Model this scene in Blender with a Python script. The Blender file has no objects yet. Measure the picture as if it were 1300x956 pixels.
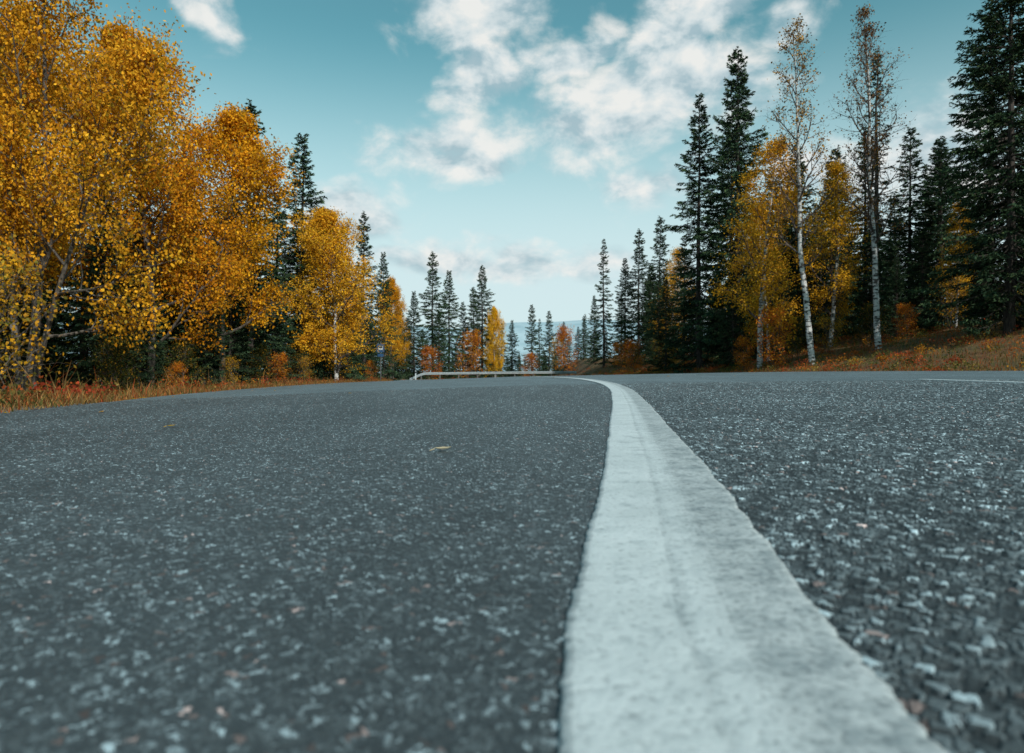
import bpy, math, random, time
import numpy as np
from mathutils import Vector
T0=time.time()
scene=bpy.context.scene
rng=np.random.default_rng(7)
random.seed(7)
def sm(t):
    t=np.clip(t,0,1); return t*t*(3-2*t)
# ------------------------------------------------------------------ terrain maths
def prof(y):
    return -.00018*np.clip(y-8,0,68)**2-.0245*np.clip(y-76,0,320)
def cross(x,y):
    f=1-sm((y-40)/30)*.6
    return f*(.034*np.clip(x,-9,0)+.02*np.clip(x,0,10))
def base(x,y): return prof(y)+cross(x,y)
def catmull(P,n=24):
    P=np.array(P,float); Q=np.vstack([2*P[0]-P[1],P,2*P[-1]-P[-2]]); out=[]
    for i in range(1,len(Q)-2):
        for k in range(n):
            t=k/n; a,b,c,d=Q[i-1],Q[i],Q[i+1],Q[i+2]
            out.append(.5*((2*b)+(-a+c)*t+(2*a-5*b+4*c-d)*t*t+(-a+3*b-3*c+d)*t**3))
    out.append(P[-1]); return np.array(out)
LE=catmull([(-3.2,-30),(-3.3,-10),(-3.5,0),(-4,5.3),(-5.5,12),(-7.0,25),(-8.0,37),(-8.2,45),(-9.5,53),(-15,60),(-30,67),(-80,73)])
RE=catmull([(9,-30),(9.2,-10),(9.5,0),(9.8,6),(10.2,14),(9.8,28),(8.8,42),(8.4,50),(7.5,58),(2,67),(-20,74),(-80,82)])
def sdist(C,x,y):
    """signed distance to polyline, + on the right hand side of travel"""
    best=np.full(x.shape,1e9); sg=np.zeros(x.shape)
    for i in range(0,len(C)-1,2):
        a=C[i]; b=C[min(i+2,len(C)-1)]; d=b-a; L=d@d
        if L<1e-9: continue
        t=np.clip(((x-a[0])*d[0]+(y-a[1])*d[1])/L,0,1)
        qx=x-a[0]-t*d[0]; qy=y-a[1]-t*d[1]; r=np.hypot(qx,qy)
        s=np.sign(d[1]*qx-d[0]*qy)
        m=r<best; best=np.where(m,r,best); sg=np.where(m,s,sg)
    return best*np.where(sg==0,1,sg)
def ground_z(x,y):
    x=np.atleast_1d(np.asarray(x,float)); y=np.atleast_1d(np.asarray(y,float))
    dR=sdist(RE,x,y); dL=-sdist(LE,x,y)
    z=base(x,y)-.04
    wx=sm((x-6)/5)
    z=z+wx*(.235*np.clip(dR-.5,0,9)+.05*np.clip(dR-9.6,0,30))
    z=z-.16*sm((dL-.7)/2)*(dL>0)
    n=np.sin(x*.9+1.3*np.sin(y*.37))*np.cos(y*.7+np.sin(x*.5))
    out=np.maximum(dR,dL)
    z=z+.05*n*sm((out-.8)/2)
    return z
def gz(x,y): return float(ground_z(x,y)[0])
# ------------------------------------------------------------------ mesh helper
class MB:
    def __init__(s): s.V=[];s.F=[];s.C=[];s.M=[];s.n=0
    def add(s,V,F,C,m):
        V=np.asarray(V,float).reshape(-1,3); F=np.asarray(F,int).reshape(-1,4)
        s.V.append(V); s.F.append(F+s.n); s.n+=len(V)
        C=np.asarray(C,float)
        if C.ndim==1: C=np.tile(C,(len(F),1))
        s.C.append(C); s.M.append(np.full(len(F),m,int))
    def tube(s,pts,rad,k,col,m):
        pts=np.asarray(pts,float); n=len(pts)
        T=np.gradient(pts,axis=0); T/=np.linalg.norm(T,axis=1)[:,None]+1e-9
        if abs(T[:,2]).mean()>.6: up=np.tile([[1.,0,0]],(n,1))
        else: up=np.tile([[0,0,1.]],(n,1))
        A=np.cross(T,up); A/=np.linalg.norm(A,axis=1)[:,None]+1e-9; B=np.cross(T,A)
        a=np.arange(k)*2*np.pi/k
        V=pts[:,None,:]+np.asarray(rad)[:,None,None]*(np.cos(a)[None,:,None]*A[:,None,:]+np.sin(a)[None,:,None]*B[:,None,:])
        i=np.arange(n-1)[:,None]*k; j=np.arange(k)[None,:]; j2=(j+1)%k
        F=np.stack([i+j,i+j2,i+k+j2,i+k+j],-1)
        s.add(V,F,col,m)
    def leaves(s,c,a,l,w,col,m):
        """rhombic leaf faces: centre c, direction a"""
        n=len(c); a=a/(np.linalg.norm(a,axis=1)[:,None]+1e-9)
        r=rng.normal(size=(n,3)); b=np.cross(a,r); b/=np.linalg.norm(b,axis=1)[:,None]+1e-9
        l=np.broadcast_to(l,(n,))[:,None]*.5; w=np.broadcast_to(w,(n,))[:,None]*.5
        V=np.stack([c-a*l,c+b*w-a*l*.1,c+a*l,c-b*w-a*l*.1],1)
        F=np.arange(4*n).reshape(n,4)
        s.add(V,F,col,m)
    def mesh(s,name,mats,smooth=False):
        V=np.concatenate(s.V);F=np.concatenate(s.F);C=np.concatenate(s.C);M=np.concatenate(s.M)
        return mk_mesh(name,V,F,mats,C,M,smooth)
def mk_mesh(name,V,F,mats,C=None,M=None,smooth=False):
    me=bpy.data.meshes.new(name); nf=len(F)
    me.vertices.add(len(V)); me.vertices.foreach_set('co',V.astype(np.float32).ravel())
    me.loops.add(nf*4); me.loops.foreach_set('vertex_index',F.astype(np.int32).ravel())
    me.polygons.add(nf); me.polygons.foreach_set('loop_start',(np.arange(nf)*4).astype(np.int32))
    for m in mats: me.materials.append(m)
    if M is not None: me.polygons.foreach_set('material_index',M.astype(np.int32))
    me.update(calc_edges=True)
    if C is not None:
        at=me.attributes.new('col','FLOAT_COLOR','FACE')
        c4=np.ones((nf,4),np.float32); c4[:,:3]=C; at.data.foreach_set('color',c4.ravel())
    me.polygons.foreach_set('use_smooth',np.full(nf,smooth))
    me.update()
    return me
def obj(name,me,loc=(0,0,0),rot=0,sc=1,parent=None):
    o=bpy.data.objects.new(name,me); scene.collection.objects.link(o)
    o.location=loc; o.rotation_euler=(0,0,rot); o.scale=(sc,sc,sc) if np.isscalar(sc) else sc
    if parent: o.parent=parent
    return o
# ------------------------------------------------------------------ materials
def newmat(name):
    m=bpy.data.materials.new(name); m.use_nodes=True; nt=m.node_tree
    for n in list(nt.nodes): nt.nodes.remove(n)
    return m,nt
def N(nt,t,**k):
    n=nt.nodes.new(t)
    for a,b in k.items():
        if a.startswith('i_'):
            n.inputs[a[2:].replace('_',' ')].default_value=b
        else: setattr(n,a,b)
    return n
def mathn(nt,op,a,b=None,c=None,clamp=False):
    n=nt.nodes.new('ShaderNodeMath'); n.operation=op; n.use_clamp=clamp
    for i,v in enumerate((a,b,c)):
        if v is None: continue
        if isinstance(v,(int,float)): n.inputs[i].default_value=v
        else: nt.links.new(v,n.inputs[i])
    return n.outputs[0]
def mixc(nt,f,a,b,bt='MIX'):
    n=nt.nodes.new('ShaderNodeMix'); n.data_type='RGBA'; n.blend_type=bt
    for s,v in ((n.inputs['Factor'],f),(n.inputs[6],a),(n.inputs[7],b)):
        if isinstance(v,(int,float)): s.default_value=v
        elif isinstance(v,tuple): s.default_value=(*v,1) if len(v)==3 else v
        else: nt.links.new(v,s)
    return n.outputs[2]
def ramp(nt,f,stops):
    n=nt.nodes.new('ShaderNodeValToRGB'); cr=n.color_ramp
    while len(cr.elements)<len(stops): cr.elements.new(.5)
    for e,(p,c) in zip(cr.elements,stops):
        e.position=p; e.color=(*c,1) if isinstance(c,tuple) else (c,c,c,1)
    nt.links.new(f,n.inputs[0]); return n.outputs[0]
def leafmat(name,transl,objvar=.15):
    m,nt=newmat(name); L=nt.links
    at=N(nt,'ShaderNodeAttribute',attribute_name='col')
    oi=N(nt,'ShaderNodeObjectInfo')
    hv=N(nt,'ShaderNodeHueSaturation')
    hue=mathn(nt,'MULTIPLY_ADD',oi.outputs['Random'],.012,.494)
    val=mathn(nt,'MULTIPLY_ADD',oi.outputs['Random'],objvar*2,1-objvar)
    L.new(hue,hv.inputs['Hue']); L.new(val,hv.inputs['Value']); L.new(at.outputs['Color'],hv.inputs['Color'])
    d=N(nt,'ShaderNodeBsdfDiffuse')
    L.new(hv.outputs[0],d.inputs[0])
    if transl>0:
        t=N(nt,'ShaderNodeBsdfTranslucent'); L.new(hv.outputs[0],t.inputs[0])
        mx=N(nt,'ShaderNodeMixShader'); mx.inputs[0].default_value=transl
        L.new(d.outputs[0],mx.inputs[1]); L.new(t.outputs[0],mx.inputs[2]); d=mx
    o=N(nt,'ShaderNodeOutputMaterial'); L.new(d.outputs[0],o.inputs[0]); return m
M_leaf=leafmat('autumn_leaves',.38,.08); M_needle=leafmat('spruce_needles',0,.22)
def barkmat(name,c1,c2,birch=False):
    m,nt=newmat(name); L=nt.links
    tc=N(nt,'ShaderNodeTexCoord'); mp=N(nt,'ShaderNodeMapping'); L.new(tc.outputs['Object'],mp.inputs[0])
    mp.inputs['Scale'].default_value=(5,5,11) if birch else (14,14,3)
    n=N(nt,'ShaderNodeTexNoise',i_Scale=1.0,i_Detail=5.0); L.new(mp.outputs[0],n.inputs[0])
    c=ramp(nt,n.outputs[0],[(.42,c1),(.52 if birch else .65,c2)])
    p=N(nt,'ShaderNodeBsdfPrincipled'); p.inputs['Roughness'].default_value=.85; L.new(c,p.inputs['Base Color'])
    b=N(nt,'ShaderNodeBump'); b.inputs['Strength'].default_value=.6; b.inputs['Distance'].default_value=.02
    L.new(n.outputs[0],b.inputs['Height']); L.new(b.outputs[0],p.inputs['Normal'])
    o=N(nt,'ShaderNodeOutputMaterial'); L.new(p.outputs[0],o.inputs[0]); return m
M_bark=barkmat('bark_grey_brown',(.035,.028,.022),(.13,.11,.09))
M_birch=barkmat('birch_bark',(.045,.04,.035),(.48,.48,.47),True)
M_twig=barkmat('birch_branch_bark',(.03,.022,.018),(.12,.09,.075))
M_sbark=barkmat('spruce_bark',(.02,.016,.013),(.07,.055,.045))
# ------------------------------------------------------------------ trees
def pal(n,cols,w,jit=.18):
    cols=np.array(cols,float); k=rng.choice(len(cols),n,p=np.array(w)/sum(w))
    return cols[k]*(1+rng.normal(0,jit,(n,1))).clip(.4,1.6)
GREEN=[(.032,.062,.036),(.050,.088,.044),(.080,.112,.048),(.024,.046,.031)]
def spruce(name,h,R,dens=20,q=1.0,ragged=.3,gap=0.0,step=.34,z0=.05,cols=GREEN,nbr=(5,8)):
    b=MB()
    zz=np.linspace(0,h,12); wob=np.cumsum(rng.normal(0,.02,(12,2)),0)
    b.tube(np.c_[wob,zz-.2],np.linspace(h*.013,.012,12),8,(.05,.04,.03),0)
    z=h*z0; LC=[];LA=[];LL=[];CC=[]
    gold=0; ph=rng.uniform(0,6,3)
    while z<h*.985:
        t=z/h
        env=R*min(1,(1-t)**.72*1.02+.01)*(.88+.12*math.sin(z*1.7+ph[0])+.08*math.sin(z*4.1+ph[1]))
        if t<.12: env*=.7+t*2.5
        nb=int(rng.integers(*nbr)) if t<.9 else 5
        for k in range(nb):
            if rng.random()<gap: continue
            gold+=2.399; az=gold+rng.normal(0,.25)
            Lb=env*(1+rng.normal(0,ragged)); Lb=max(.15,min(Lb,env*1.35))
            el=math.radians(-30+72*t**1.9+rng.normal(0,7))
            s=np.linspace(0,1,5); hd=Lb*s*math.cos(el); hz=Lb*s*math.sin(el)+.30*Lb*s**2.6*(1-t)
            d=np.array([math.cos(az),math.sin(az)])
            zb=z+rng.normal(0,step*.22)
            P=np.c_[d[0]*hd,d[1]*hd,zb+hz]
            b.tube(P,np.linspace(.012+.010*Lb,.004,5),3,(.05,.04,.03),0)
            M=max(4,int(Lb*dens))
            u=rng.uniform(.10,1,M)**.75
            c=np.c_[np.interp(u,s,P[:,0]),np.interp(u,s,P[:,1]),np.interp(u,s,P[:,2])]
            side=np.where(rng.random(M)<.5,1,-1); tl=(.50*(1-u*.75)+.07)*min(1.1,.3+Lb*.42)
            perp=np.array([-d[1],d[0],0]); fw=np.array([d[0],d[1],math.sin(el)*.7])
            td=perp[None]*side[:,None]*rng.uniform(.3,1,(M,1))+fw[None]*.7+np.c_[np.zeros((M,2)),rng.uniform(-.55,.05,M)]
            td/=np.linalg.norm(td,axis=1)[:,None]
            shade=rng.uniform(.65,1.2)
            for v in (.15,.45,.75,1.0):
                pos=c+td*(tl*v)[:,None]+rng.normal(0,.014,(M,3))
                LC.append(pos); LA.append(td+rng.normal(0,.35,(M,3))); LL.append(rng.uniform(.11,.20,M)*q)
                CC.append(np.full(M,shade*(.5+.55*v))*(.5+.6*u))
        z+=step*(1-.5*t)
    LC=np.concatenate(LC);LA=np.concatenate(LA);LL=np.concatenate(LL);CC=np.concatenate(CC)
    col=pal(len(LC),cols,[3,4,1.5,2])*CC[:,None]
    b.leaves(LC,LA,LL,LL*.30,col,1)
    return b.mesh(name,[M_sbark,M_needle]),len(LC)
YEL=[(.76,.37,.020),(.82,.46,.032),(.60,.25,.014),(.38,.27,.03),(.26,.11,.02)]
YELW=[5,4,2,1,.5]
ORG=[(.62,.20,.02),(.50,.12,.02),(.66,.29,.02),(.30,.07,.015)]
def broadleaf(name,h,spread,nl1=16,nl2=6,nl3=5,leaves=95,lsize=.085,start=.2,lean=(0,0),cols=YEL,w=YELW,
              bark=None,wob=.10,sag=0.0,trunk_r=None,scatter=.16,up=.55,topbias=0.0,fork=False):
    b=MB(); tw=[]
    r0=trunk_r or h*.013
    lm=2 if bark is M_birch else 0
    def poly(p,d,L,n,wb,trop):
        pts=[p.copy()]; d=d/np.linalg.norm(d)
        for i in range(n):
            d=d+rng.normal(0,wb,3)+np.array([0,0,trop]); d/=np.linalg.norm(d)
            pts.append(pts[-1]+d*L/n)
        return np.array(pts)
    def ev(P,t):
        f=t*(len(P)-1); i=min(int(f),len(P)-2); return P[i]+(P[i+1]-P[i])*(f-i),(P[i+1]-P[i])/np.linalg.norm(P[i+1]-P[i])
    def sidedir(T,az,ang):
        ref=np.array([1.,0,0]) if abs(T[2])>.7 else np.array([0,0,1.])
        A=np.cross(T,ref);A/=np.linalg.norm(A);B=np.cross(T,A)
        return T*math.cos(ang)+(A*math.cos(az)+B*math.sin(az))*math.sin(ang)
    trunks=[(np.array([0,0,-.2]),np.array([lean[0],lean[1],1.]),h,r0)]
    if fork:
        trunks=[(np.array([0,0,-.2]),np.array([.18,.0,1.]),h,r0),(np.array([-.1,.1,-.2]),np.array([-.28,.15,1.]),h*.9,r0*.75),(np.array([.05,.1,-.2]),np.array([.38,-.2,1.]),h*.78,r0*.6)]
    for tp,td,th,tr in trunks:
        P=poly(tp,td,th,14,wob*.35,.015)
        b.tube(P,np.linspace(1,.06,15)**.9*tr,9,(.1,.1,.1),0)
        az=rng.uniform(0,6)
        n1=nl1 if not fork else int(nl1*.55)
        for i in range(n1):
            t=start+(1-start)*((i+rng.uniform(0,.8))/n1)**(1-topbias*.4); t=min(t,.99)
            q,T=ev(P,t); az+=2.4+rng.normal(0,.4)
            tt=(t-start)/(1-start)
            L1=spread*(math.sin(math.pi*min(1,.22+.78*tt)**.9)*.85+.22)*rng.uniform(.7,1.2)
            D=sidedir(T,az,math.radians(rng.uniform(38,66)*(1-.35*tt)))
            P1=poly(q,D,L1,7,wob,up*.12-sag*.1)
            r1=tr*(1-.9*t)*.45+.008
            b.tube(P1,np.linspace(r1,.008,8),6,(.1,.1,.1),lm)
            a2=rng.uniform(0,6)
            for j in range(nl2):
                t2=.22+.78*(j+rng.uniform(0,.9))/nl2; t2=min(t2,.99)
                q2,T2=ev(P1,t2); a2+=2.4+rng.normal(0,.5)
                L2=L1*.52*(1.15-.6*t2)*rng.uniform(.7,1.25)
                P2=poly(q2,sidedir(T2,a2,math.radians(rng.uniform(30,60))),L2,5,wob*1.3,up*.08-sag*.14)
                b.tube(P2,np.linspace(r1*.4+.003,.004,6),4,(.1,.1,.1),lm)
                a3=rng.uniform(0,6)
                for k in range(nl3):
                    t3=.2+.8*(k+rng.uniform(0,.9))/nl3; t3=min(t3,.99)
                    q3,T3=ev(P2,t3); a3+=2.4
                    P3=poly(q3,sidedir(T3,a3,math.radians(rng.uniform(25,60))),L2*.55*rng.uniform(.6,1.3)+.1,3,wob*1.5,-sag*.25)
                    b.tube(P3,np.linspace(.0045,.002,4),3,(.1,.1,.1),lm)
                    tw.append(P3)
    LC=[];CC=[];LA=[]
    for P3 in tw:
        n=int(rng.poisson(leaves*rng.choice([.25,1,1.55],p=[.25,.45,.3])))
        if n==0: continue
        u=rng.uniform(0,1.08,n)*(len(P3)-1); i=np.clip(u.astype(int),0,len(P3)-2)
        c=P3[i]+(P3[i+1]-P3[i])*(u-i)[:,None]+rng.normal(0,scatter,(n,3))*np.array([1,1,.8])
        LC.append(c); CC.append(np.full(n,rng.uniform(.66,1.2))); LA.append(rng.normal(0,1,(n,3))+np.array([0,0,-.5]))
    LC=np.concatenate(LC);CC=np.concatenate(CC);LA=np.concatenate(LA)
    ls=rng.uniform(.7,1.25,len(LC))*lsize
    b.leaves(LC,LA,ls,ls*.72,pal(len(LC),cols,w)*CC[:,None],1)
    return b.mesh(name,[bark or M_bark,M_leaf,M_twig]),len(LC)
info=[]
SP=[]
for i,(h,R,kw) in enumerate([(12,2.3,{}),(12,2.0,dict(ragged=.38)),(12,2.6,dict(ragged=.25)),(12,1.5,dict(gap=.18,ragged=.4))]):
    me,n=spruce('spruce_mesh_%d'%i,h,R,**kw); SP.append((me,h)); info.append(n)
SPB,n=spruce('spruce_big',15,2.9,dens=25,q=1.0,step=.34,nbr=(6,9)); info.append(n)
SPB2,n=spruce('spruce_big2',15,2.4,dens=24,q=1.0,step=.38,ragged=.4,nbr=(5,9)); info.append(n)
SPT,n=spruce('spruce_thin',14,1.3,dens=12,gap=.4,ragged=.45,step=.3); info.append(n)
BA,n=broadleaf('autumn_tree_a',9.4,2.7,nl1=26,leaves=44,lsize=.080,start=.22,fork=True,trunk_r=.13,cols=[(.68,.31,.02),(.76,.39,.03),(.56,.22,.014),(.32,.22,.03),(.24,.10,.02)]); info.append(n)
BB,n=broadleaf('autumn_tree_b',9.6,2.8,nl1=24,nl2=7,leaves=56,lsize=.088,start=.15,cols=[(.73,.32,.016),(.78,.39,.022),(.60,.23,.014),(.34,.22,.03),(.26,.10,.02)]); info.append(n)
BC,n=broadleaf('golden_birch_c',10.4,3.2,nl1=36,nl2=8,leaves=36,lsize=.105,start=.04,bark=M_birch,up=.45,cols=[(.80,.42,.025),(.86,.49,.04),(.66,.30,.015),(.46,.30,.03),(.3,.14,.02)]); info.append(n)
BD,n=broadleaf('yellow_birch_d',10.5,2.3,nl1=20,nl2=6,nl3=4,leaves=32,lsize=.09,start=.12,bark=M_birch,scatter=.2,cols=[(.76,.40,.025),(.80,.45,.04),(.62,.28,.015),(.44,.29,.03),(.3,.14,.02)]); info.append(n)
BE,n=broadleaf('bare_birch_e',13.4,1.7,nl1=26,nl2=6,nl3=5,leaves=4.5,lsize=.085,start=.3,lean=(-.115,0),bark=M_birch,up=.8,trunk_r=.13,cols=[(.5,.26,.03),(.25,.12,.03),(.6,.32,.03),(.12,.08,.02)],w=[1,1,1,1],scatter=.1); info.append(n)
BF,n=broadleaf('bare_birch_f',14.2,1.6,nl1=34,nl2=7,nl3=6,leaves=2.4,lsize=.085,start=.30,lean=(-.07,0),bark=M_birch,up=.9,trunk_r=.13,cols=[(.3,.14,.03),(.18,.08,.03),(.4,.2,.03),(.1,.05,.02)],w=[1,1,1,1],scatter=.1,wob=.07); info.append(n)
BU_Y,n=broadleaf('bush_yellow',2.6,1.1,nl1=12,nl2=4,nl3=4,leaves=8,lsize=.07,start=.05,trunk_r=.025,wob=.18,scatter=.12,cols=[(.66,.32,.02),(.52,.25,.03),(.34,.22,.03),(.16,.14,.03)],w=[3,2,2,1]); info.append(n)
BU_O,n=broadleaf('bush_orange',3.2,1.2,nl1=14,nl2=4,nl3=4,leaves=15,lsize=.08,start=.05,trunk_r=.025,cols=ORG,w=[3,3,2,1],wob=.18)
BU_G,n=broadleaf('bush_green',2.4,1.2,nl1=13,nl2=4,nl3=4,leaves=17,lsize=.08,start=.04,trunk_r=.025,cols=[(.05,.07,.02),(.10,.09,.02),(.30,.16,.02),(.03,.04,.02)],w=[3,2,1.4,2],wob=.18)
print('LEAVES',info,'t',time.time()-T0)
def put(name,me,mh,x,y,h,parent=None,rot=None,wide=1.0):
    s=h/mh; return obj(name,me,(x,y,gz(x,y)),rng.uniform(0,6.28) if rot is None else rot,(s*wide,s*wide,s),parent)
def sp(x,y,h,k=None,parent=None,name='spruce_tree',wide=1):
    me,mh=SP[int(rng.integers(4)) if k is None else k]; return put(name,me,mh,x,y,h,parent,wide=wide)
# left
put('autumn_tree',BA,9.4,-10.0,14,9.3,rot=0,wide=.85)
put('autumn_tree',BA,9.4,-12.6,14.5,9.8,rot=2.2,wide=.9)
put('autumn_tree',BB,9.6,-10.6,20,10.1,rot=1,wide=.88)
put('autumn_tree',BB,9.6,-10.0,23.5,9.2,rot=3.3,wide=1.0)
put('autumn_tree',BB,9.6,-14.2,19,10.5,rot=5)
put('golden_birch_tree',BC,10.4,-9.0,35,8.6,rot=.5,wide=1.02)
put('orange_birch_tree',BB,9.6,-9.6,54,7.8,rot=2.5,wide=.55)
sp(-10.7,28,11.9,1); sp(-11.2,36.5,13.6,0); sp(-10.4,48,12.2,1,wide=.8); sp(-9.7,51.5,9.8,0,wide=.8)
for x,y,h,k in [(-10.6,17.8,5.6,2),(-9.4,17.2,3.6,0),(-12,22,6.5,0),(-10.3,25,5.6,2),(-9.6,21.3,4.6,2),(-11.4,29.5,7.0,0),(-13.2,32,9.5,1),(-10.0,28.6,5.2,2),(-12.4,17,6,0),(-13.5,25,8.5,2),(-12.2,39,9.5,0),(-13.4,39,11,1),(-11.2,20.4,5.0,2),(-12.6,43,10,1),(-11.2,45,8,0),(-9.9,41,7,2)]:
    sp(x,y,h,k=k,wide=1.1)
# far, behind the guard rail
for x,y,h,k in [(-12.2,85,11.4,0),(-10.2,88,17.0,1),(-8.3,90,14.8,0),(-6.9,96,11.4,1),(-5.4,95,13.4,1),(-3.9,90,15.4,0),(-1.5,98,8.5,1),(0,105,9.6,0),(2.9,100,11.4,1),(4.2,104,9.6,3),(5.7,105,11,1),(8.2,108,8,0),(12,112,7.5,3),(-13.6,84,9,1),(10.3,98,6.4,1),(-9.2,86,9,2),(-2.9,96,7,2)]:
    sp(x,y,h,k,wide=.95)
put('orange_birch_tree',BC,10.4,-2.2,89,9.2,wide=.55); put('orange_birch_tree',BB,9.6,-14.6,84,12,wide=.6)
put('autumn_bush',BU_O,3.2,-5.3,80,5.6,wide=.8); put('autumn_bush',BU_O,3.2,6.9,82,6.0,wide=.7); put('autumn_bush',BU_Y,2.6,5.9,86,5.6,wide=.6); put('autumn_bush',BU_O,3.2,2.0,88,3.4); put('autumn_bush',BU_O,3.2,-9.4,82,4.0)
# right
sp(9.4,70,13.2,3,wide=.9); sp(9.6,80,8,0,wide=.8); sp(10.9,66,10.4,0,wide=.9); sp(11.9,64,12.8,1,wide=.9); sp(13.0,60,13.0,1,wide=.95); sp(11.6,54,7.5,0); sp(12.6,50,9,2)
put('orange_birch_tree',BD,10.5,12.9,56,9.2)
put('spruce_tree',SPB2,15,10.4,38,15.4,wide=.95); put('spruce_tree',SPB,15,12.0,36.5,16.9,wide=.85,rot=2); sp(13.2,41,14,0); sp(11.0,34,5,2); sp(9.9,44,6,0)
put('yellow_birch_tree',BD,10.5,10.9,30,9.6,rot=0.6,wide=1.1); put('yellow_birch_tree',BD,10.5,15.4,33,8.8,rot=2.4); put('yellow_birch_tree',BD,10.5,12.4,33,7.4,rot=4)
put('birch_tree',BE,13.4,11.9,27,13.2,rot=0); put('birch_tree',BF,14.2,14.5,27,13.8,rot=0)
put('spruce_tree',SPT,14,17.0,32,13.6); sp(15.4,37,11.2,0); sp(16.8,36,9.2,2); sp(18.6,36,11,3); sp(19.8,34,10.2,1); sp(20.4,32.5,9,0); sp(20.9,33.5,9.4,2); sp(14.2,36,8.5,1)
put('spruce_tree',SPB,15,16.0,22,13.6,rot=1,wide=.95); put('spruce_tree',SPB2,15,18.4,21.5,14.5,rot=3); sp(19.6,28,13,2); sp(15.4,38,7,2); sp(13.5,34,4.5,2); sp(18,30,5,2); sp(16.6,29.5,3.6,0)
put('yellow_birch_tree',BD,10.5,18.2,28,5.0,rot=2.4,wide=.8)
# forest filling behind, one parent
forest=bpy.data.objects.new('background_forest',None); scene.collection.objects.link(forest)
def fill(x0,x1,y0,y1,n,h0,h1,cond=None):
    c=0
    while c<n:
        x=rng.uniform(x0,x1);y=rng.uniform(y0,y1)
        if cond and not cond(x,y): continue
        sp(x,y,rng.uniform(h0,h1),parent=forest,name='distant_spruce',wide=1.1); c+=1
fill(-30,-13,17,56,52,7,10.5,lambda x,y: x<-12.8-(.0 if y<45 else (y-45)*1.6))
fill(14,40,38,70,52,8,11.5,lambda x,y:x>.33*y)
fill(15,36,72,110,22,8,11)
fill(-50,-14,86,125,36,9,13); fill(-14,30,112,140,30,4,6.5)
fill(23,42,22,36,12,9,13)
# bushes
bushes=[(BU_Y,2.6,-8.8,11.0,2.6),(BU_Y,2.6,-9.6,12.6,3.0),(BU_G,2.4,-8.9,15,1.3),(BU_G,2.4,-9.4,17,1.5),(BU_G,2.4,-9.6,20,1.4),(BU_G,2.4,-9.9,26,1.6),(BU_Y,2.6,-9.4,23,1.2),(BU_O,3.2,-9.7,28,1.4),(BU_G,2.4,-10.2,33,1.5),(BU_Y,2.6,-9.8,32,1.4),(BU_O,3.2,-9.6,46,1.4),(BU_O,3.2,-9.1,18.6,.9),
 (BU_O,3.2,10.9,28.5,2.5),(BU_O,3.2,10.5,31,1.5),(BU_G,2.4,12.6,30,1.8),(BU_Y,2.6,13.4,29,1.6),(BU_G,2.4,15,28.5,1.6),(BU_O,3.2,16.2,28,1.4),(BU_Y,2.6,17.3,27,2.2),(BU_G,2.4,18,25,1.6),(BU_G,2.4,17,24,1.2),(BU_Y,2.6,10.6,45,1.5),(BU_O,3.2,9.9,55,2.6),(BU_G,2.4,10.6,50,2.2),(BU_G,2.4,10.5,60,2.2),(BU_O,3.2,9.9,63,2.4)]
for me,mh,x,y,h in bushes: put('autumn_bush' if me is not BU_G else 'green_bush',me,mh,x,y,h)
# ------------------------------------------------------------------ ground
def axis(lo,hi,s,far):
    a=list(np.arange(lo,hi+.01,s)); st=s
    p=a[-1]
    while p<far: st*=1.25; p+=st; a.append(p)
    st=s; p=a[0]; pre=[]
    while p>-far: st*=1.25; p-=st; pre.append(p)
    return np.array(pre[::-1]+a)
gx=axis(-26,26,.5,7000); gy=axis(-8,92,.5,7000)
X,Y=np.meshgrid(gx,gy); Z=ground_z(X.ravel(),Y.ravel()).reshape(X.shape)
def grid_faces(nr,nc):
    i=np.arange(nr-1)[:,None]*nc; j=np.arange(nc-1)[None,:]
    return np.stack([i+j,i+j+1,i+nc+j+1,i+nc+j],-1).reshape(-1,4)
m,nt=newmat('forest_floor'); L=nt.links
tc=N(nt,'ShaderNodeTexCoord')
n1=N(nt,'ShaderNodeTexNoise',i_Scale=.9,i_Detail=6.0,i_Roughness=.7); L.new(tc.outputs['Object'],n1.inputs[0])
n2=N(nt,'ShaderNodeTexNoise',i_Scale=14.0,i_Detail=4.0); L.new(tc.outputs['Object'],n2.inputs[0])
c=ramp(nt,n1.outputs[0],[(.3,(.045,.05,.018)),(.45,(.14,.09,.025)),(.55,(.20,.09,.025)),(.68,(.13,.04,.02))])
c=mixc(nt,.7,c,ramp(nt,n2.outputs[0],[(.3,.25),(.7,1.0)]),'MULTIPLY')
p=N(nt,'ShaderNodeBsdfPrincipled'); p.inputs['Roughness'].default_value=.95; L.new(c,p.inputs['Base Color'])
bp=N(nt,'ShaderNodeBump'); bp.inputs['Distance'].default_value=.05; L.new(n2.outputs[0],bp.inputs['Height']); L.new(bp.outputs[0],p.inputs['Normal'])
L.new(p.outputs[0],N(nt,'ShaderNodeOutputMaterial').inputs[0])
obj('ground',mk_mesh('ground',np.c_[X.ravel(),Y.ravel(),Z.ravel()],grid_faces(len(gy),len(gx)),[m],smooth=True))
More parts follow.
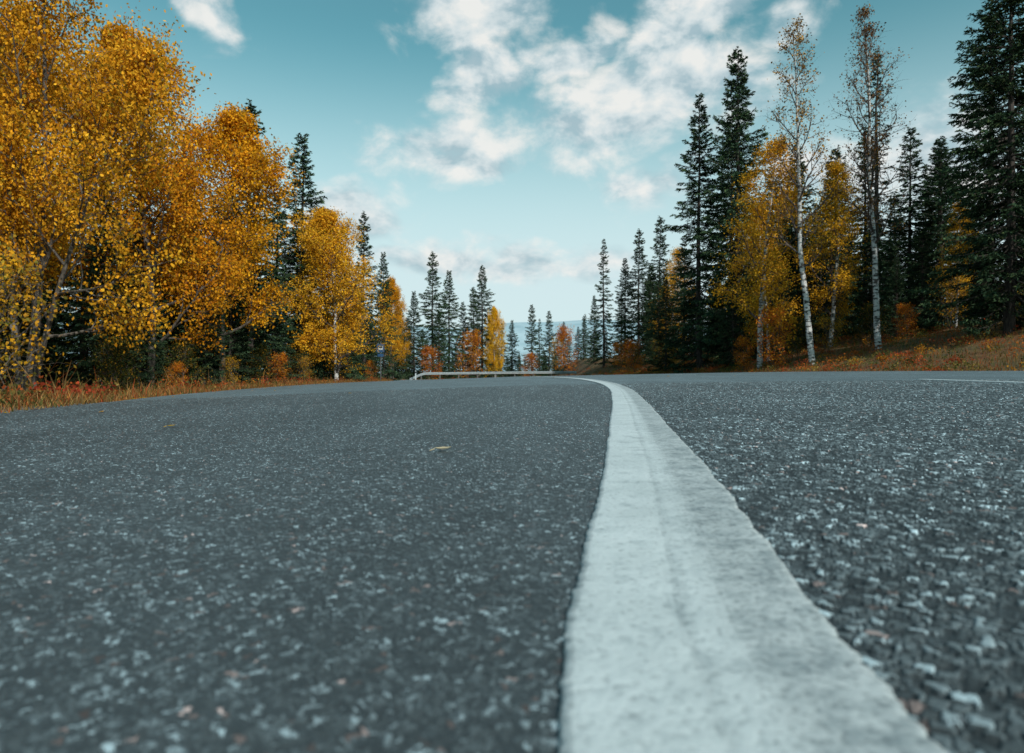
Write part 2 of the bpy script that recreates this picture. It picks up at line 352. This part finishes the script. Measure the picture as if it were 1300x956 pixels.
# distant hills
m,nt=newmat('hill_forest_painted_haze'); L=nt.links
tc=N(nt,'ShaderNodeTexCoord'); n1=N(nt,'ShaderNodeTexNoise',i_Scale=.01,i_Detail=6.0); L.new(tc.outputs['Object'],n1.inputs[0])
c=ramp(nt,n1.outputs[0],[(.35,(.28,.40,.46)),(.65,(.38,.50,.56))])  # aerial haze painted into the forest colour as pale slate blue
p=N(nt,'ShaderNodeBsdfDiffuse'); L.new(c,p.inputs[0])
L.new(p.outputs[0],N(nt,'ShaderNodeOutputMaterial').inputs[0])
a=np.linspace(-1.2,1.2,200); r=np.linspace(0,1,20); A,Rr=np.meshgrid(a,r)
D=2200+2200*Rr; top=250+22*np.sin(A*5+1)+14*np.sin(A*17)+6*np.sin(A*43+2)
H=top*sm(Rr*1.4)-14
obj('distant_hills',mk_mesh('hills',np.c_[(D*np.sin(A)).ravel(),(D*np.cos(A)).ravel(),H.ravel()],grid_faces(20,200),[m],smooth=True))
# ------------------------------------------------------------------ road sheet
nc=60; s=np.linspace(0,1,nc)
P=LE[:,None,:]*(1-s)[None,:,None]+RE[:,None,:]*s[None,:,None]
RV=np.c_[P[...,0].ravel(),P[...,1].ravel(),base(P[...,0].ravel(),P[...,1].ravel())-.006]
TINT=(.74,1.0,1.13)
def tn(v): return tuple(v*k for k in TINT)
def asphalt(near):
    m,nt=newmat('asphalt_near' if near else 'asphalt'); L=nt.links
    geo=N(nt,'ShaderNodeNewGeometry'); pos=geo.outputs['Position']
    big=N(nt,'ShaderNodeTexNoise',i_Scale=.8,i_Detail=5.0,i_Roughness=.6)
    mpb=N(nt,'ShaderNodeMapping'); mpb.inputs['Scale'].default_value=(1.6,.5,1); L.new(pos,mpb.inputs[0]); L.new(mpb.outputs[0],big.inputs[0])
    mid=N(nt,'ShaderNodeTexNoise',i_Scale=9.0,i_Detail=4.0); L.new(pos,mid.inputs[0])
    p=N(nt,'ShaderNodeBsdfPrincipled'); b=N(nt,'ShaderNodeBump')
    if near:
        at=N(nt,'ShaderNodeAttribute',attribute_name='col'); c=at.outputs['Color']
        f=N(nt,'ShaderNodeTexNoise',i_Scale=700.0,i_Detail=2.0); L.new(pos,f.inputs[0])
        c=mixc(nt,.6,c,ramp(nt,f.outputs[0],[(.3,.5),(.7,1.35)]),'MULTIPLY')
        b.inputs['Distance'].default_value=.0007; b.inputs['Strength'].default_value=.7; L.new(f.outputs[0],b.inputs['Height'])
    else:
        v=N(nt,'ShaderNodeTexVoronoi',i_Scale=110.0); L.new(pos,v.inputs['Vector'])
        c=ramp(nt,v.outputs['Color'],[(.1,tn(.08)),(.5,tn(.145)),(.75,tn(.20)),(.95,tn(.42))])
        v2=N(nt,'ShaderNodeTexVoronoi',i_Scale=35.0); L.new(pos,v2.inputs['Vector'])
        c=mixc(nt,.5,c,ramp(nt,v2.outputs['Color'],[(.2,.6),(.9,1.25)]),'MULTIPLY')
        b.inputs['Distance'].default_value=.003; b.inputs['Strength'].default_value=.5; L.new(v.outputs['Distance'],b.inputs['Height'])
    c=mixc(nt,.75,c,ramp(nt,big.outputs[0],[(.3,.68),(.7,1.25)]),'MULTIPLY')
    c=mixc(nt,.6,c,ramp(nt,mid.outputs[0],[(.3,.72),(.7,1.22)]),'MULTIPLY')
    L.new(c,p.inputs['Base Color']); p.inputs['Roughness'].default_value=.70; p.inputs['Specular IOR Level'].default_value=.4
    L.new(b.outputs[0],p.inputs['Normal']); L.new(p.outputs[0],N(nt,'ShaderNodeOutputMaterial').inputs[0]); return m
road=obj('road',mk_mesh('road',RV,grid_faces(len(LE),nc),[asphalt(False)],smooth=True))
# painted line centre
LN=catmull([(-.9,-20),(-.35,-6),(.03,-1),(.095,0),(.133,.44),(.182,.754),(.28,1.334),(.455,2.48),(.735,4.34),(1.07,6.9),(1.33,10.2),(1.42,15),(1.1,22),(.3,32),(-.8,42),(-3.5,54),(-12,64),(-30,71),(-80,78)],n=30)
# near asphalt with modelled aggregate
def h2(i,j,k):
    v=np.sin(i*127.1+j*311.7+k*74.7)*43758.5453; return v-np.floor(v)
def worley(x,y,s,seed):
    gx_=np.floor(x/s);gy_=np.floor(y/s); f1=np.full(x.shape,9.);f2=np.full(x.shape,9.);idv=np.zeros(x.shape);id2=np.zeros(x.shape)
    for di in(-1,0,1):
        for dj in(-1,0,1):
            i=gx_+di;j=gy_+dj
            px=(i+.1+.8*h2(i,j,seed))*s;py=(j+.1+.8*h2(i,j,seed+9))*s
            d=np.hypot(x-px,y-py)/s*(1+.5*h2(i,j,seed+3))
            m=d<f1; f2=np.where(m,f1,np.minimum(f2,d)); f1=np.where(m,d,f1); r=h2(i,j,seed+5); r2=h2(i,j,seed+6)
            idv=np.where(m,r,idv); id2=np.where(m,r2,id2)
    return f1,f2,idv,id2
na,nr=1400,700
aa=np.linspace(-1.0,1.0,na); rr=.24*np.exp(np.linspace(0,math.log(9/.24),nr))
A,Rr=np.meshgrid(aa,rr); x=(Rr*np.sin(A)).ravel(); y=(Rr*np.cos(A)).ravel()
dl=sdist(LN[60:400],x,y)
wx_=x+.003*np.sin(y*310+2*np.sin(x*150)); wy_=y+.003*np.sin(x*290+2*np.cos(y*170))
def layer(s,seed,cover):
    f1,f2,i1,i2=worley(wx_,wy_,s,seed)
    body=sm((f2-f1)/.35); on=(i2<cover)
    return body*on,i1,f1
bR,iR,_=layer(.0115,1.0,.76); bL,iL,_=layer(.0062,2.0,.62); bS,iS,_=layer(.0038,4.0,.5)
right=dl>0
body=np.where(right,bR,bL); idv=np.where(right,iR,iL)
amp=np.where(right,.0034,.0014)
hgt=amp*body*(.55+.45*idv)+.0006*bS*(1-body)
fade=np.clip((9-Rr.ravel())/3,0,1)*np.clip((1.0-np.abs(A.ravel()))/.06,0,1)
z=base(x,y)+(hgt-.0015)*fade-.004*(1-fade)
tone=np.where(idv>.91,.58,np.where(idv>.74,.33,np.where(idv>.35,.155,.095)))*(.8+.4*((idv*37)%1))
tone=np.where(right,tone*1.08,tone*.80)
stc=tone[:,None]*np.array([[.78,1.0,1.10]])
red=((idv*91)%1)>.955; stc=np.where(red[:,None],stc*np.array([[1.5,.92,.80]]),stc)
mat=(np.where(right,.040,.055)+.08*bS*(iS**2))[:,None]*np.array([[.76,1,1.13]])
bb=sm(body*1.3)[:,None]; C=mat*(1-bb)+stc*bb
F=grid_faces(nr,na)
Cf=C[F[:,0]]
near_road=mk_mesh('road_aggregate',np.c_[x,y,z],F,[asphalt(True)],C=Cf,smooth=True)
nr_o=obj('road_surface_aggregate',near_road,parent=road)
print('near road',time.time()-T0)
# paint
m,nt=newmat('white_road_paint'); L=nt.links
geo=N(nt,'ShaderNodeNewGeometry'); pos=geo.outputs['Position']; at=N(nt,'ShaderNodeAttribute',attribute_name='col')
na1=N(nt,'ShaderNodeTexNoise',i_Scale=26.0,i_Detail=8.0,i_Roughness=.68); L.new(pos,na1.inputs[0])
na2=N(nt,'ShaderNodeTexNoise',i_Scale=140.0,i_Detail=5.0,i_Roughness=.6); L.new(pos,na2.inputs[0])
na3=N(nt,'ShaderNodeTexNoise',i_Scale=7.0,i_Detail=4.0); L.new(pos,na3.inputs[0])
sepc=N(nt,'ShaderNodeSeparateColor'); L.new(at.outputs['Color'],sepc.inputs[0])
wearf=mathn(nt,'MULTIPLY_ADD',sepc.outputs[0],-1.0,1.0,clamp=True)   # 0 clean .. worn
th=mathn(nt,'MULTIPLY_ADD',wearf,-.38,na1.outputs[0])
c=mixc(nt,1.0,(.58,.63,.65),ramp(nt,th,[(.24,(.50,.54,.56)),(.46,(1,1,1))]),'MULTIPLY')
th2=mathn(nt,'MULTIPLY_ADD',wearf,-.25,na2.outputs[0])
c=mixc(nt,.85,c,ramp(nt,th2,[(.28,(.42,.44,.45)),(.45,(1,1,1))]),'MULTIPLY')
c=mixc(nt,.7,c,ramp(nt,na3.outputs[0],[(.3,(.75,.77,.77)),(.65,(1,1,1))]),'MULTIPLY')
c=mixc(nt,.8,c,at.outputs['Color'],'MULTIPLY')
p=N(nt,'ShaderNodeBsdfPrincipled'); p.inputs['Roughness'].default_value=.55; L.new(c,p.inputs['Base Color'])
bp=N(nt,'ShaderNodeBump'); bp.inputs['Distance'].default_value=.0032; bp.inputs['Strength'].default_value=1.0
hh=mathn(nt,'MULTIPLY_ADD',na2.outputs[0],.35,na1.outputs[0]); L.new(hh,bp.inputs['Height']); L.new(bp.outputs[0],p.inputs['Normal'])
L.new(p.outputs[0],N(nt,'ShaderNodeOutputMaterial').inputs[0]); M_paint=m
def resample(C,steps):
    d=np.r_[0,np.cumsum(np.linalg.norm(np.diff(C,axis=0),axis=1))]
    return np.c_[np.interp(steps,d,C[:,0]),np.interp(steps,d,C[:,1])],d
def strip(name,C,s0,s1,width,fine):
    _,d=resample(C,[0])
    if fine:
        S=[s0]
        while S[-1]<s1: S.append(S[-1]+max(.0025,min(.6,.0025+.004*abs(S[-1]-fine))))
        S=np.array(S)
    else: S=np.linspace(s0,s1,60)
    P,_=resample(C,S); T=np.gradient(P,axis=0);T/=np.linalg.norm(T,axis=1)[:,None]; Nn=np.c_[T[:,1],-T[:,0]]
    w=np.r_[-1.0,np.linspace(-1,1,31),1.0]; k=len(w)
    def wob(S,sd):
        o=0
        for f,am in ((5.3,.0016),(13,.0012),(31,.0010),(83,.0009),(190,.0008),(430,.0007)): o=o+am*np.sin(S*f+sd*f*1.7+2*np.sin(S*f*.37+sd))
        return o
    eL=-width/2+wob(S,1.0)*.8;eR=width/2+wob(S,5.0)*1.1
    off=eL[:,None]*(1-w[None])/2+eR[:,None]*(1+w[None])/2
    off[:,0]-=.0012; off[:,-1]+=.0012
    V=P[:,None,:]+Nn[:,None,:]*off[...,None]
    z=base(V[...,0],V[...,1])+.0036
    ww=w[None]*np.ones((len(S),1))
    z=z+.0006*np.sin(S[:,None]*23+ww*3)*np.sin(ww*4+S[:,None]*11)-.0010*np.exp(-((ww+.12)/.05)**2)-.0004*np.exp(-((ww-.30)/.04)**2)
    z[:,0]-=.006;z[:,-1]-=.006; z[:,1]-=.0008; z[:,-2]-=.0008
    F=grid_faces(len(S),k)
    wc=ww.ravel()[F[:,0]]
    wear=1-.24*sm((wc+.05)/.5)-.10*np.exp(-((wc+.12)/.06)**2)-.04*np.exp(-((wc-.3)/.05)**2)
    edge=1-.12*(np.abs(wc)>.95)
    Cc=(wear*edge)[:,None]*np.array([[.98,1,1]])
    return mk_mesh(name,np.c_[V[...,0].ravel(),V[...,1].ravel(),z.ravel()],F,[M_paint],C=Cc,smooth=True)
_,dd=resample(LN,[0]); i=np.argmin(np.abs(LN[:,1]-.4)+(LN[:,0]<-2)*9); sc_=dd[i]
obj('white_edge_line',strip('white_edge_line',LN,1.0,dd[-1]-1,.197,sc_))
T=np.gradient(LN,axis=0);T/=np.linalg.norm(T,axis=1)[:,None]
DL=LN+np.c_[T[:,1],-T[:,0]]*3.55
_,d2=resample(DL,[0]); i=np.argmin(np.abs(DL[:,1]-5.9)+(DL[:,0]<0)*9); q0=d2[i]
for k in range(-1,5):
    a0=q0+k*12.0
    o=obj('dashed_centre_line',strip('dash',DL,a0,a0+2.0,.12,None))
# ------------------------------------------------------------------ verge grass and ground shrubs
def scatter_edge(C,side,n,y0,y1,o0,o1):
    k=rng.integers(0,len(C)-1,n*4); t=rng.random(n*4)[:,None]; P=C[k]*(1-t)+C[k+1]*t
    T=C[k+1]-C[k]; T/=np.linalg.norm(T,axis=1)[:,None]; Nn=np.c_[T[:,1],-T[:,0]]*side
    off=rng.uniform(0,1,n*4)**1.3*(o1-o0)+o0; P=P+Nn*off[:,None]; m=(P[:,1]>y0)&(P[:,1]<y1); return P[m][:n],off[m][:n]
def grass(name,P,hts,cols,w,lean=.35,wd=.012):
    b=MB(); n=len(P); z=ground_z(P[:,0],P[:,1]); az=rng.uniform(0,6.28,n)
    d=np.c_[np.cos(az)*lean*rng.random(n),np.sin(az)*lean*rng.random(n),np.ones(n)]
    base_=np.c_[P,z-.01]; sd=np.c_[np.cos(az+1.57),np.sin(az+1.57),np.zeros(n)]*wd*.5*rng.uniform(.5,1.5,(n,1))
    mid=base_+d*hts[:,None]*.55; bend=d.copy(); bend[:,:2]*=2.6; tip=base_+bend*hts[:,None]
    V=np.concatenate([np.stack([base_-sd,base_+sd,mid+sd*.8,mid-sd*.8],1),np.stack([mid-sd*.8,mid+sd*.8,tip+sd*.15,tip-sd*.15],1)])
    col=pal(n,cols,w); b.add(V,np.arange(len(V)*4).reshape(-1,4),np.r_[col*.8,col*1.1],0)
    return b.mesh(name,[M_leaf])
P,off=scatter_edge(LE,-1,52000,2,64,.02,3.2)
hts=rng.uniform(.05,.22,len(P))*(.4+.6*np.clip(off/1.2,0,1))*(1+.7*np.sin(P[:,1]*1.9)*np.sin(P[:,0]*2.3))+.02
tall=rng.random(len(P))<.05; hts[tall]*=2.2
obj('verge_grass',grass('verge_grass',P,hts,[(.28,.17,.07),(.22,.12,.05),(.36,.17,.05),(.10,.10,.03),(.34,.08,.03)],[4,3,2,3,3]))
P,off=scatter_edge(RE,1,42000,6,80,.1,9)
hts=rng.uniform(.05,.2,len(P))*(1+.6*np.sin(P[:,1]*1.3)*np.sin(P[:,0]*1.7))+.02
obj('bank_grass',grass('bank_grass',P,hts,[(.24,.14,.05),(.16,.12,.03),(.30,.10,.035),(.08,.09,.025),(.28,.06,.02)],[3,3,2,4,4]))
def heath(name,P,cols,w,nleaf,hh,rad,ls):
    b=MB(); z=ground_z(P[:,0],P[:,1]); n=len(P)
    k=np.repeat(np.arange(n),nleaf); R0=rng.uniform(.5,1.3,n)*rad; H0=rng.uniform(.4,1.3,n)*hh
    v=rng.normal(size=(len(k),3)); v/=np.linalg.norm(v,axis=1)[:,None]; v*=rng.uniform(.3,1,(len(k),1))**.5
    c=np.c_[P[k]+v[:,:2]*R0[k,None],z[k]+np.abs(v[:,2])*H0[k]]
    cc=pal(n,cols,w)[k]*rng.uniform(.6,1.3,(len(k),1))
    l=rng.uniform(.6,1.3,len(k))*ls
    b.leaves(c,rng.normal(size=(len(k),3)),l,l*.7,cc,0); return b.mesh(name,[M_leaf])
HC=[(.46,.19,.02),(.34,.06,.025),(.09,.10,.03),(.40,.10,.025),(.2,.14,.04)]
P,_=scatter_edge(LE,-1,950,3,62,.7,4.5); obj('heath_shrubs',heath('heath_l',P,HC,[3,4,4,4,3],60,.30,.28,.05))
P,_=scatter_edge(RE,1,1700,8,85,.3,11); obj('heath_shrubs',heath('heath_r',P,HC,[1.6,4,5,3,3],70,.32,.36,.055))
P,_=scatter_edge(LE,-1,4500,3,60,-.12,3.5); obj('leaf_litter',heath('litter',P,YEL,YELW,2,.02,.05,.045))
# fallen leaves on the road (curled blades)
def fallen(x,y,l,az,c):
    b=fl; u=np.linspace(-1,1,9); v=np.linspace(-1,1,5); U,Vv=np.meshgrid(u,v)
    wd=.36*l*(1-np.abs(U)**1.8)*(1+.25*U); xx=U*l*.5; yy=Vv*wd
    zz=.004+.10*l*(U**2)+.22*l*np.abs(Vv)**1.5*(1-np.abs(U)*.7)*.5+.002
    X=x+xx*math.cos(az)-yy*math.sin(az); Y=y+xx*math.sin(az)+yy*math.cos(az)
    V=np.c_[X.ravel(),Y.ravel(),(base(X,Y)+zz).ravel()]; b.add(V,grid_faces(5,9),c,0)
    st=np.linspace(0,1,5); sx=x-(l*.5+st*l*.3)*math.cos(az); sy=y-(l*.5+st*l*.3)*math.sin(az)
    b.tube(np.c_[sx,sy,base(sx,sy)+.004+.1*l*(1-st)],np.full(5,.0012),4,c,0)
fl=MB(); fallen(-.175,1.73,.042,.15,(.66,.55,.36)); fallen(-1.5,3.0,.035,.6,(.66,.4,.05))
for k in range(46):
    yv=rng.uniform(4.2,26); xl=np.interp(yv,LE[:,1][:200],LE[:,0][:200])
    xv=xl+abs(rng.normal(0,.8))+.05 if k<40 else rng.uniform(xl,8)
    fallen(xv,yv,rng.uniform(.035,.06),rng.uniform(0,6),tuple(pal(1,YEL,YELW)[0]))
obj('fallen_leaves',fl.mesh('fallen_leaves',[M_leaf],True))
# ------------------------------------------------------------------ simple painted materials
def plain(name,col,rough=.5,metal=0,ns=30):
    m,nt=newmat(name); L=nt.links; tc=N(nt,'ShaderNodeTexCoord'); n=N(nt,'ShaderNodeTexNoise',i_Scale=float(ns),i_Detail=5.0); L.new(tc.outputs['Object'],n.inputs[0])
    c=mixc(nt,.5,col,ramp(nt,n.outputs[0],[(.3,.6),(.7,1.1)]),'MULTIPLY'); p=N(nt,'ShaderNodeBsdfPrincipled'); L.new(c,p.inputs['Base Color'])
    p.inputs['Roughness'].default_value=rough;p.inputs['Metallic'].default_value=metal
    L.new(p.outputs[0],N(nt,'ShaderNodeOutputMaterial').inputs[0]); return m
M_steel=plain('galvanised_steel',(.36,.40,.42),.5,.2,3); M_post=plain('weathered_post',(.10,.10,.10),.7,0,8); M_blue=plain('sign_blue',(.02,.07,.16),.4); M_white=plain('sign_white',(.45,.50,.52),.4); M_black=plain('black_band',(.02,.02,.02),.5)
# guard rail
GP=catmull([(-10.6,70.5),(-9.6,71.6),(-6,72.6),(-1,73.2),(3,73.6),(7,74.4)],n=14)
gzv=prof(GP[:,1])+cross(GP[:,0],GP[:,1])-.05; s_=np.r_[0,np.cumsum(np.linalg.norm(np.diff(GP,axis=0),axis=1))]
drop=.6*(1-sm(s_/2.2))
profW=np.array([(0,.155),(.03,.14),(.075,.105),(.075,.06),(.0,.02),(.0,-.02),(.075,-.06),(.075,-.105),(.03,-.14),(0,-.155)])*np.array([[1,.85]])
T=np.gradient(GP,axis=0);T/=np.linalg.norm(T,axis=1)[:,None]; Nn=np.c_[T[:,1],-T[:,0]]
V=np.zeros((len(GP),10,3)); V[...,:2]=GP[:,None]+Nn[:,None]*profW[None,:,0:1]; V[...,2]=(gzv+.74-drop)[:,None]+profW[None,:,1]
gr=bpy.data.objects.new('guard_rail',None); scene.collection.objects.link(gr)
obj('w_beam',mk_mesh('w_beam',V.reshape(-1,3),grid_faces(len(GP),10),[M_steel],smooth=False),parent=gr)
def box(b,x,y,z0,z1,wx,wy,c=(.5,.5,.5),m=0):
    v=[(x+a*wx/2,y+bb_*wy/2,z) for z in(z0,z1) for a,bb_ in((-1,-1),(1,-1),(1,1),(-1,1))]
    b.add(v,[(0,3,2,1),(4,5,6,7),(0,1,5,4),(1,2,6,5),(2,3,7,6),(3,0,4,7)],c,m)
b=MB()
for sd in np.arange(1.6,s_[-1],2.0):
    x_=np.interp(sd,s_,GP[:,0]);y_=np.interp(sd,s_,GP[:,1]); z_=np.interp(sd,s_,gzv-drop); box(b,x_,y_+.10,z_-.3,z_+.90,.12,.12)
obj('posts',b.mesh('posts',[M_post]),parent=gr)
# marker post
b=MB(); x_,y_=-9.9,70.2; z_=gz(x_,y_); box(b,x_,y_,z_-.1,z_+.75,.12,.05,m=0); box(b,x_,y_,z_+.75,z_+.93,.125,.055,m=1); box(b,x_,y_,z_+.93,z_+1.02,.12,.05,m=0)
obj('road_marker_post',b.mesh('marker',[M_white,M_black]))
# bus stop sign
x_,y_=-8.65,45.0; z_=gz(x_,y_)
sg=bpy.data.objects.new('bus_stop_sign',None); scene.collection.objects.link(sg)
b=MB(); b.tube([(x_,y_,z_-.2),(x_,y_,z_+1.3),(x_,y_,z_+2.55)],[.03,.03,.03],10,(.5,.5,.5),0); obj('post',b.mesh('post',[M_post],True),parent=sg)
b=MB(); box(b,x_,y_-.045,z_+1.95,z_+2.5,.5,.02,m=0); box(b,x_,y_-.0575,z_+2.10,z_+2.36,.30,.004,m=1)
box(b,x_,y_-.0605,z_+2.22,z_+2.32,.24,.003,m=2); box(b,x_-.09,y_-.0605,z_+2.06,z_+2.11,.06,.003,m=2); box(b,x_+.09,y_-.0605,z_+2.06,z_+2.11,.06,.003,m=2)
box(b,x_,y_-.045,z_+1.66,z_+1.85,.4,.02,m=0)
obj('panel',b.mesh('panel',[M_blue,M_white,M_black]),parent=sg)
# ------------------------------------------------------------------ sun & sky
SE=math.radians(36); SA=math.radians(150)
sun=bpy.data.lights.new('sun','SUN'); sun.energy=4.1; sun.angle=math.radians(.6); sun.color=(1,.95,.88)
so=bpy.data.objects.new('sun',sun); scene.collection.objects.link(so)
d=Vector((math.sin(SA)*math.cos(SE),math.cos(SA)*math.cos(SE),math.sin(SE))); so.rotation_euler=d.to_track_quat('Z','Y').to_euler()
w=bpy.data.worlds.new('World'); scene.world=w; w.use_nodes=True; nt=w.node_tree; L=nt.links
for n in list(nt.nodes): nt.nodes.remove(n)
sky=N(nt,'ShaderNodeTexSky'); sky.sky_type='NISHITA'; sky.sun_disc=False; sky.sun_elevation=SE; sky.sun_rotation=SA; sky.air_density=1.0; sky.dust_density=.6; sky.ozone_density=1.0
tc=N(nt,'ShaderNodeTexCoord'); sx=N(nt,'ShaderNodeSeparateXYZ'); L.new(tc.outputs['Generated'],sx.inputs[0])
az=mathn(nt,'ARCTAN2',sx.outputs[0],sx.outputs[1]); el=mathn(nt,'ARCSINE',sx.outputs[2])
cb=N(nt,'ShaderNodeCombineXYZ'); L.new(az,cb.inputs[0]); L.new(el,cb.inputs[1]); P0=cb.outputs[0]
def vm(op,a,b):
    n=nt.nodes.new('ShaderNodeVectorMath'); n.operation=op
    for i,v in enumerate((a,b)):
        if v is None: continue
        if isinstance(v,tuple): n.inputs[i].default_value=v
        else: L.new(v,n.inputs[i])
    return n
Ps=vm('MULTIPLY',P0,(1,1.5,1)).outputs[0]
def fbm(v,s,d=9.0,r=.58,dist=0.0):
    n=N(nt,'ShaderNodeTexNoise',i_Scale=float(s),i_Detail=d,i_Roughness=r,i_Distortion=dist); L.new(v,n.inputs[0]); return n
nd=fbm(Ps,7,3.0); off=vm('SUBTRACT',nd.outputs['Color'],(.5,.5,.5)).outputs[0]
off=vm('MULTIPLY',off,(.20,.12,0)).outputs[0]; Q=vm('ADD',P0,off).outputs[0]
def blob(pa,pe,ra,re,rot,ampl):
    mp=N(nt,'ShaderNodeMapping',vector_type='TEXTURE'); L.new(Q,mp.inputs[0])
    mp.inputs['Location'].default_value=(pa,pe,0); mp.inputs['Rotation'].default_value=(0,0,rot); mp.inputs['Scale'].default_value=(ra,re,1)
    ln=vm('LENGTH',mp.outputs[0],None).outputs['Value']
    mr=N(nt,'ShaderNodeMapRange',interpolation_type='SMOOTHSTEP'); L.new(ln,mr.inputs[0]); mr.inputs[1].default_value=1.35; mr.inputs[2].default_value=.0; mr.inputs[3].default_value=0; mr.inputs[4].default_value=ampl
    return mr.outputs[0]
acc=None
for t in [(-.06,.475,.15,.07,0,1.0),(-.04,.395,.09,.09,-.3,.95),(-.08,.32,.17,.06,.1,.95),(.09,.43,.13,.045,.25,1.1),(.25,.465,.17,.055,.3,1.1),(.20,.385,.22,.085,.2,1.15),(.12,.335,.14,.06,.1,1.0),
          (.41,.44,.08,.035,0,.9),(.20,.27,.12,.045,0,.85),(-.44,.46,.09,.04,-.6,.8),(.54,.25,.13,.08,.2,1.1),(.42,.26,.10,.07,0,1.0),(-.24,.225,.12,.07,0,.95),
          (-.05,.155,.36,.04,0,.9)]:
    bo=blob(*t); acc=bo if acc is None else mathn(nt,'MAXIMUM',acc,bo)
nz=fbm(Ps,10,8.0,.60,.2); nz2=fbm(vm('ADD',Ps,(.012,.04,0)).outputs[0],10,4.0,.58,.2)
den=mathn(nt,'ADD',mathn(nt,'MULTIPLY',acc,1.2),mathn(nt,'MULTIPLY_ADD',nz.outputs[0],1.9,-1.38))
mr=N(nt,'ShaderNodeMapRange',interpolation_type='SMOOTHSTEP'); L.new(den,mr.inputs[0]); mr.inputs[1].default_value=-.16; mr.inputs[2].default_value=.68; cloud=mr.outputs[0]
dif=mathn(nt,'SUBTRACT',nz.outputs[0],nz2.outputs[0]); shade=mathn(nt,'MULTIPLY_ADD',dif,2.8,.52,clamp=True)
ccol=ramp(nt,shade,[(0.1,(.40,.54,.60)),(.5,(.70,.78,.80)),(.85,(.90,.90,.87))])
skc=mixc(nt,1.0,sky.outputs[0],(.78,1.38,1.02),'MULTIPLY')
bg1=N(nt,'ShaderNodeBackground'); L.new(skc,bg1.inputs[0]); bg1.inputs[1].default_value=.112
bg2=N(nt,'ShaderNodeBackground'); L.new(ccol,bg2.inputs[0]); bg2.inputs[1].default_value=.97
bg3=N(nt,'ShaderNodeBackground'); bg3.inputs[0].default_value=(.66,.80,.84,1); bg3.inputs[1].default_value=1.0
hz=N(nt,'ShaderNodeMapRange',interpolation_type='SMOOTHSTEP'); L.new(el,hz.inputs[0]); hz.inputs[1].default_value=.47; hz.inputs[2].default_value=.10; hz.inputs[3].default_value=0; hz.inputs[4].default_value=.94
m1=N(nt,'ShaderNodeMixShader'); L.new(hz.outputs[0],m1.inputs[0]); L.new(bg1.outputs[0],m1.inputs[1]); L.new(bg3.outputs[0],m1.inputs[2])
m2=N(nt,'ShaderNodeMixShader'); L.new(mathn(nt,'MULTIPLY',cloud,.95),m2.inputs[0]); L.new(m1.outputs[0],m2.inputs[1]); L.new(bg2.outputs[0],m2.inputs[2])
L.new(m2.outputs[0],N(nt,'ShaderNodeOutputWorld').inputs[0])
w.cycles.sampling_method='NONE'
# ------------------------------------------------------------------ camera
cam=bpy.data.cameras.new('camera'); cam.lens=24; cam.sensor_width=36; cam.clip_start=.02; cam.clip_end=20000
cam.dof.use_dof=True; cam.dof.focus_distance=3.5; cam.dof.aperture_fstop=5.6
co=bpy.data.objects.new('camera',cam); scene.collection.objects.link(co); co.location=(0,0,.2)
co.rotation_euler=(math.radians(90)-math.atan(8/867),0,0); scene.camera=co
scene.view_settings.view_transform='Standard'; scene.view_settings.look='None'; scene.view_settings.exposure=0
print('DONE',time.time()-T0)
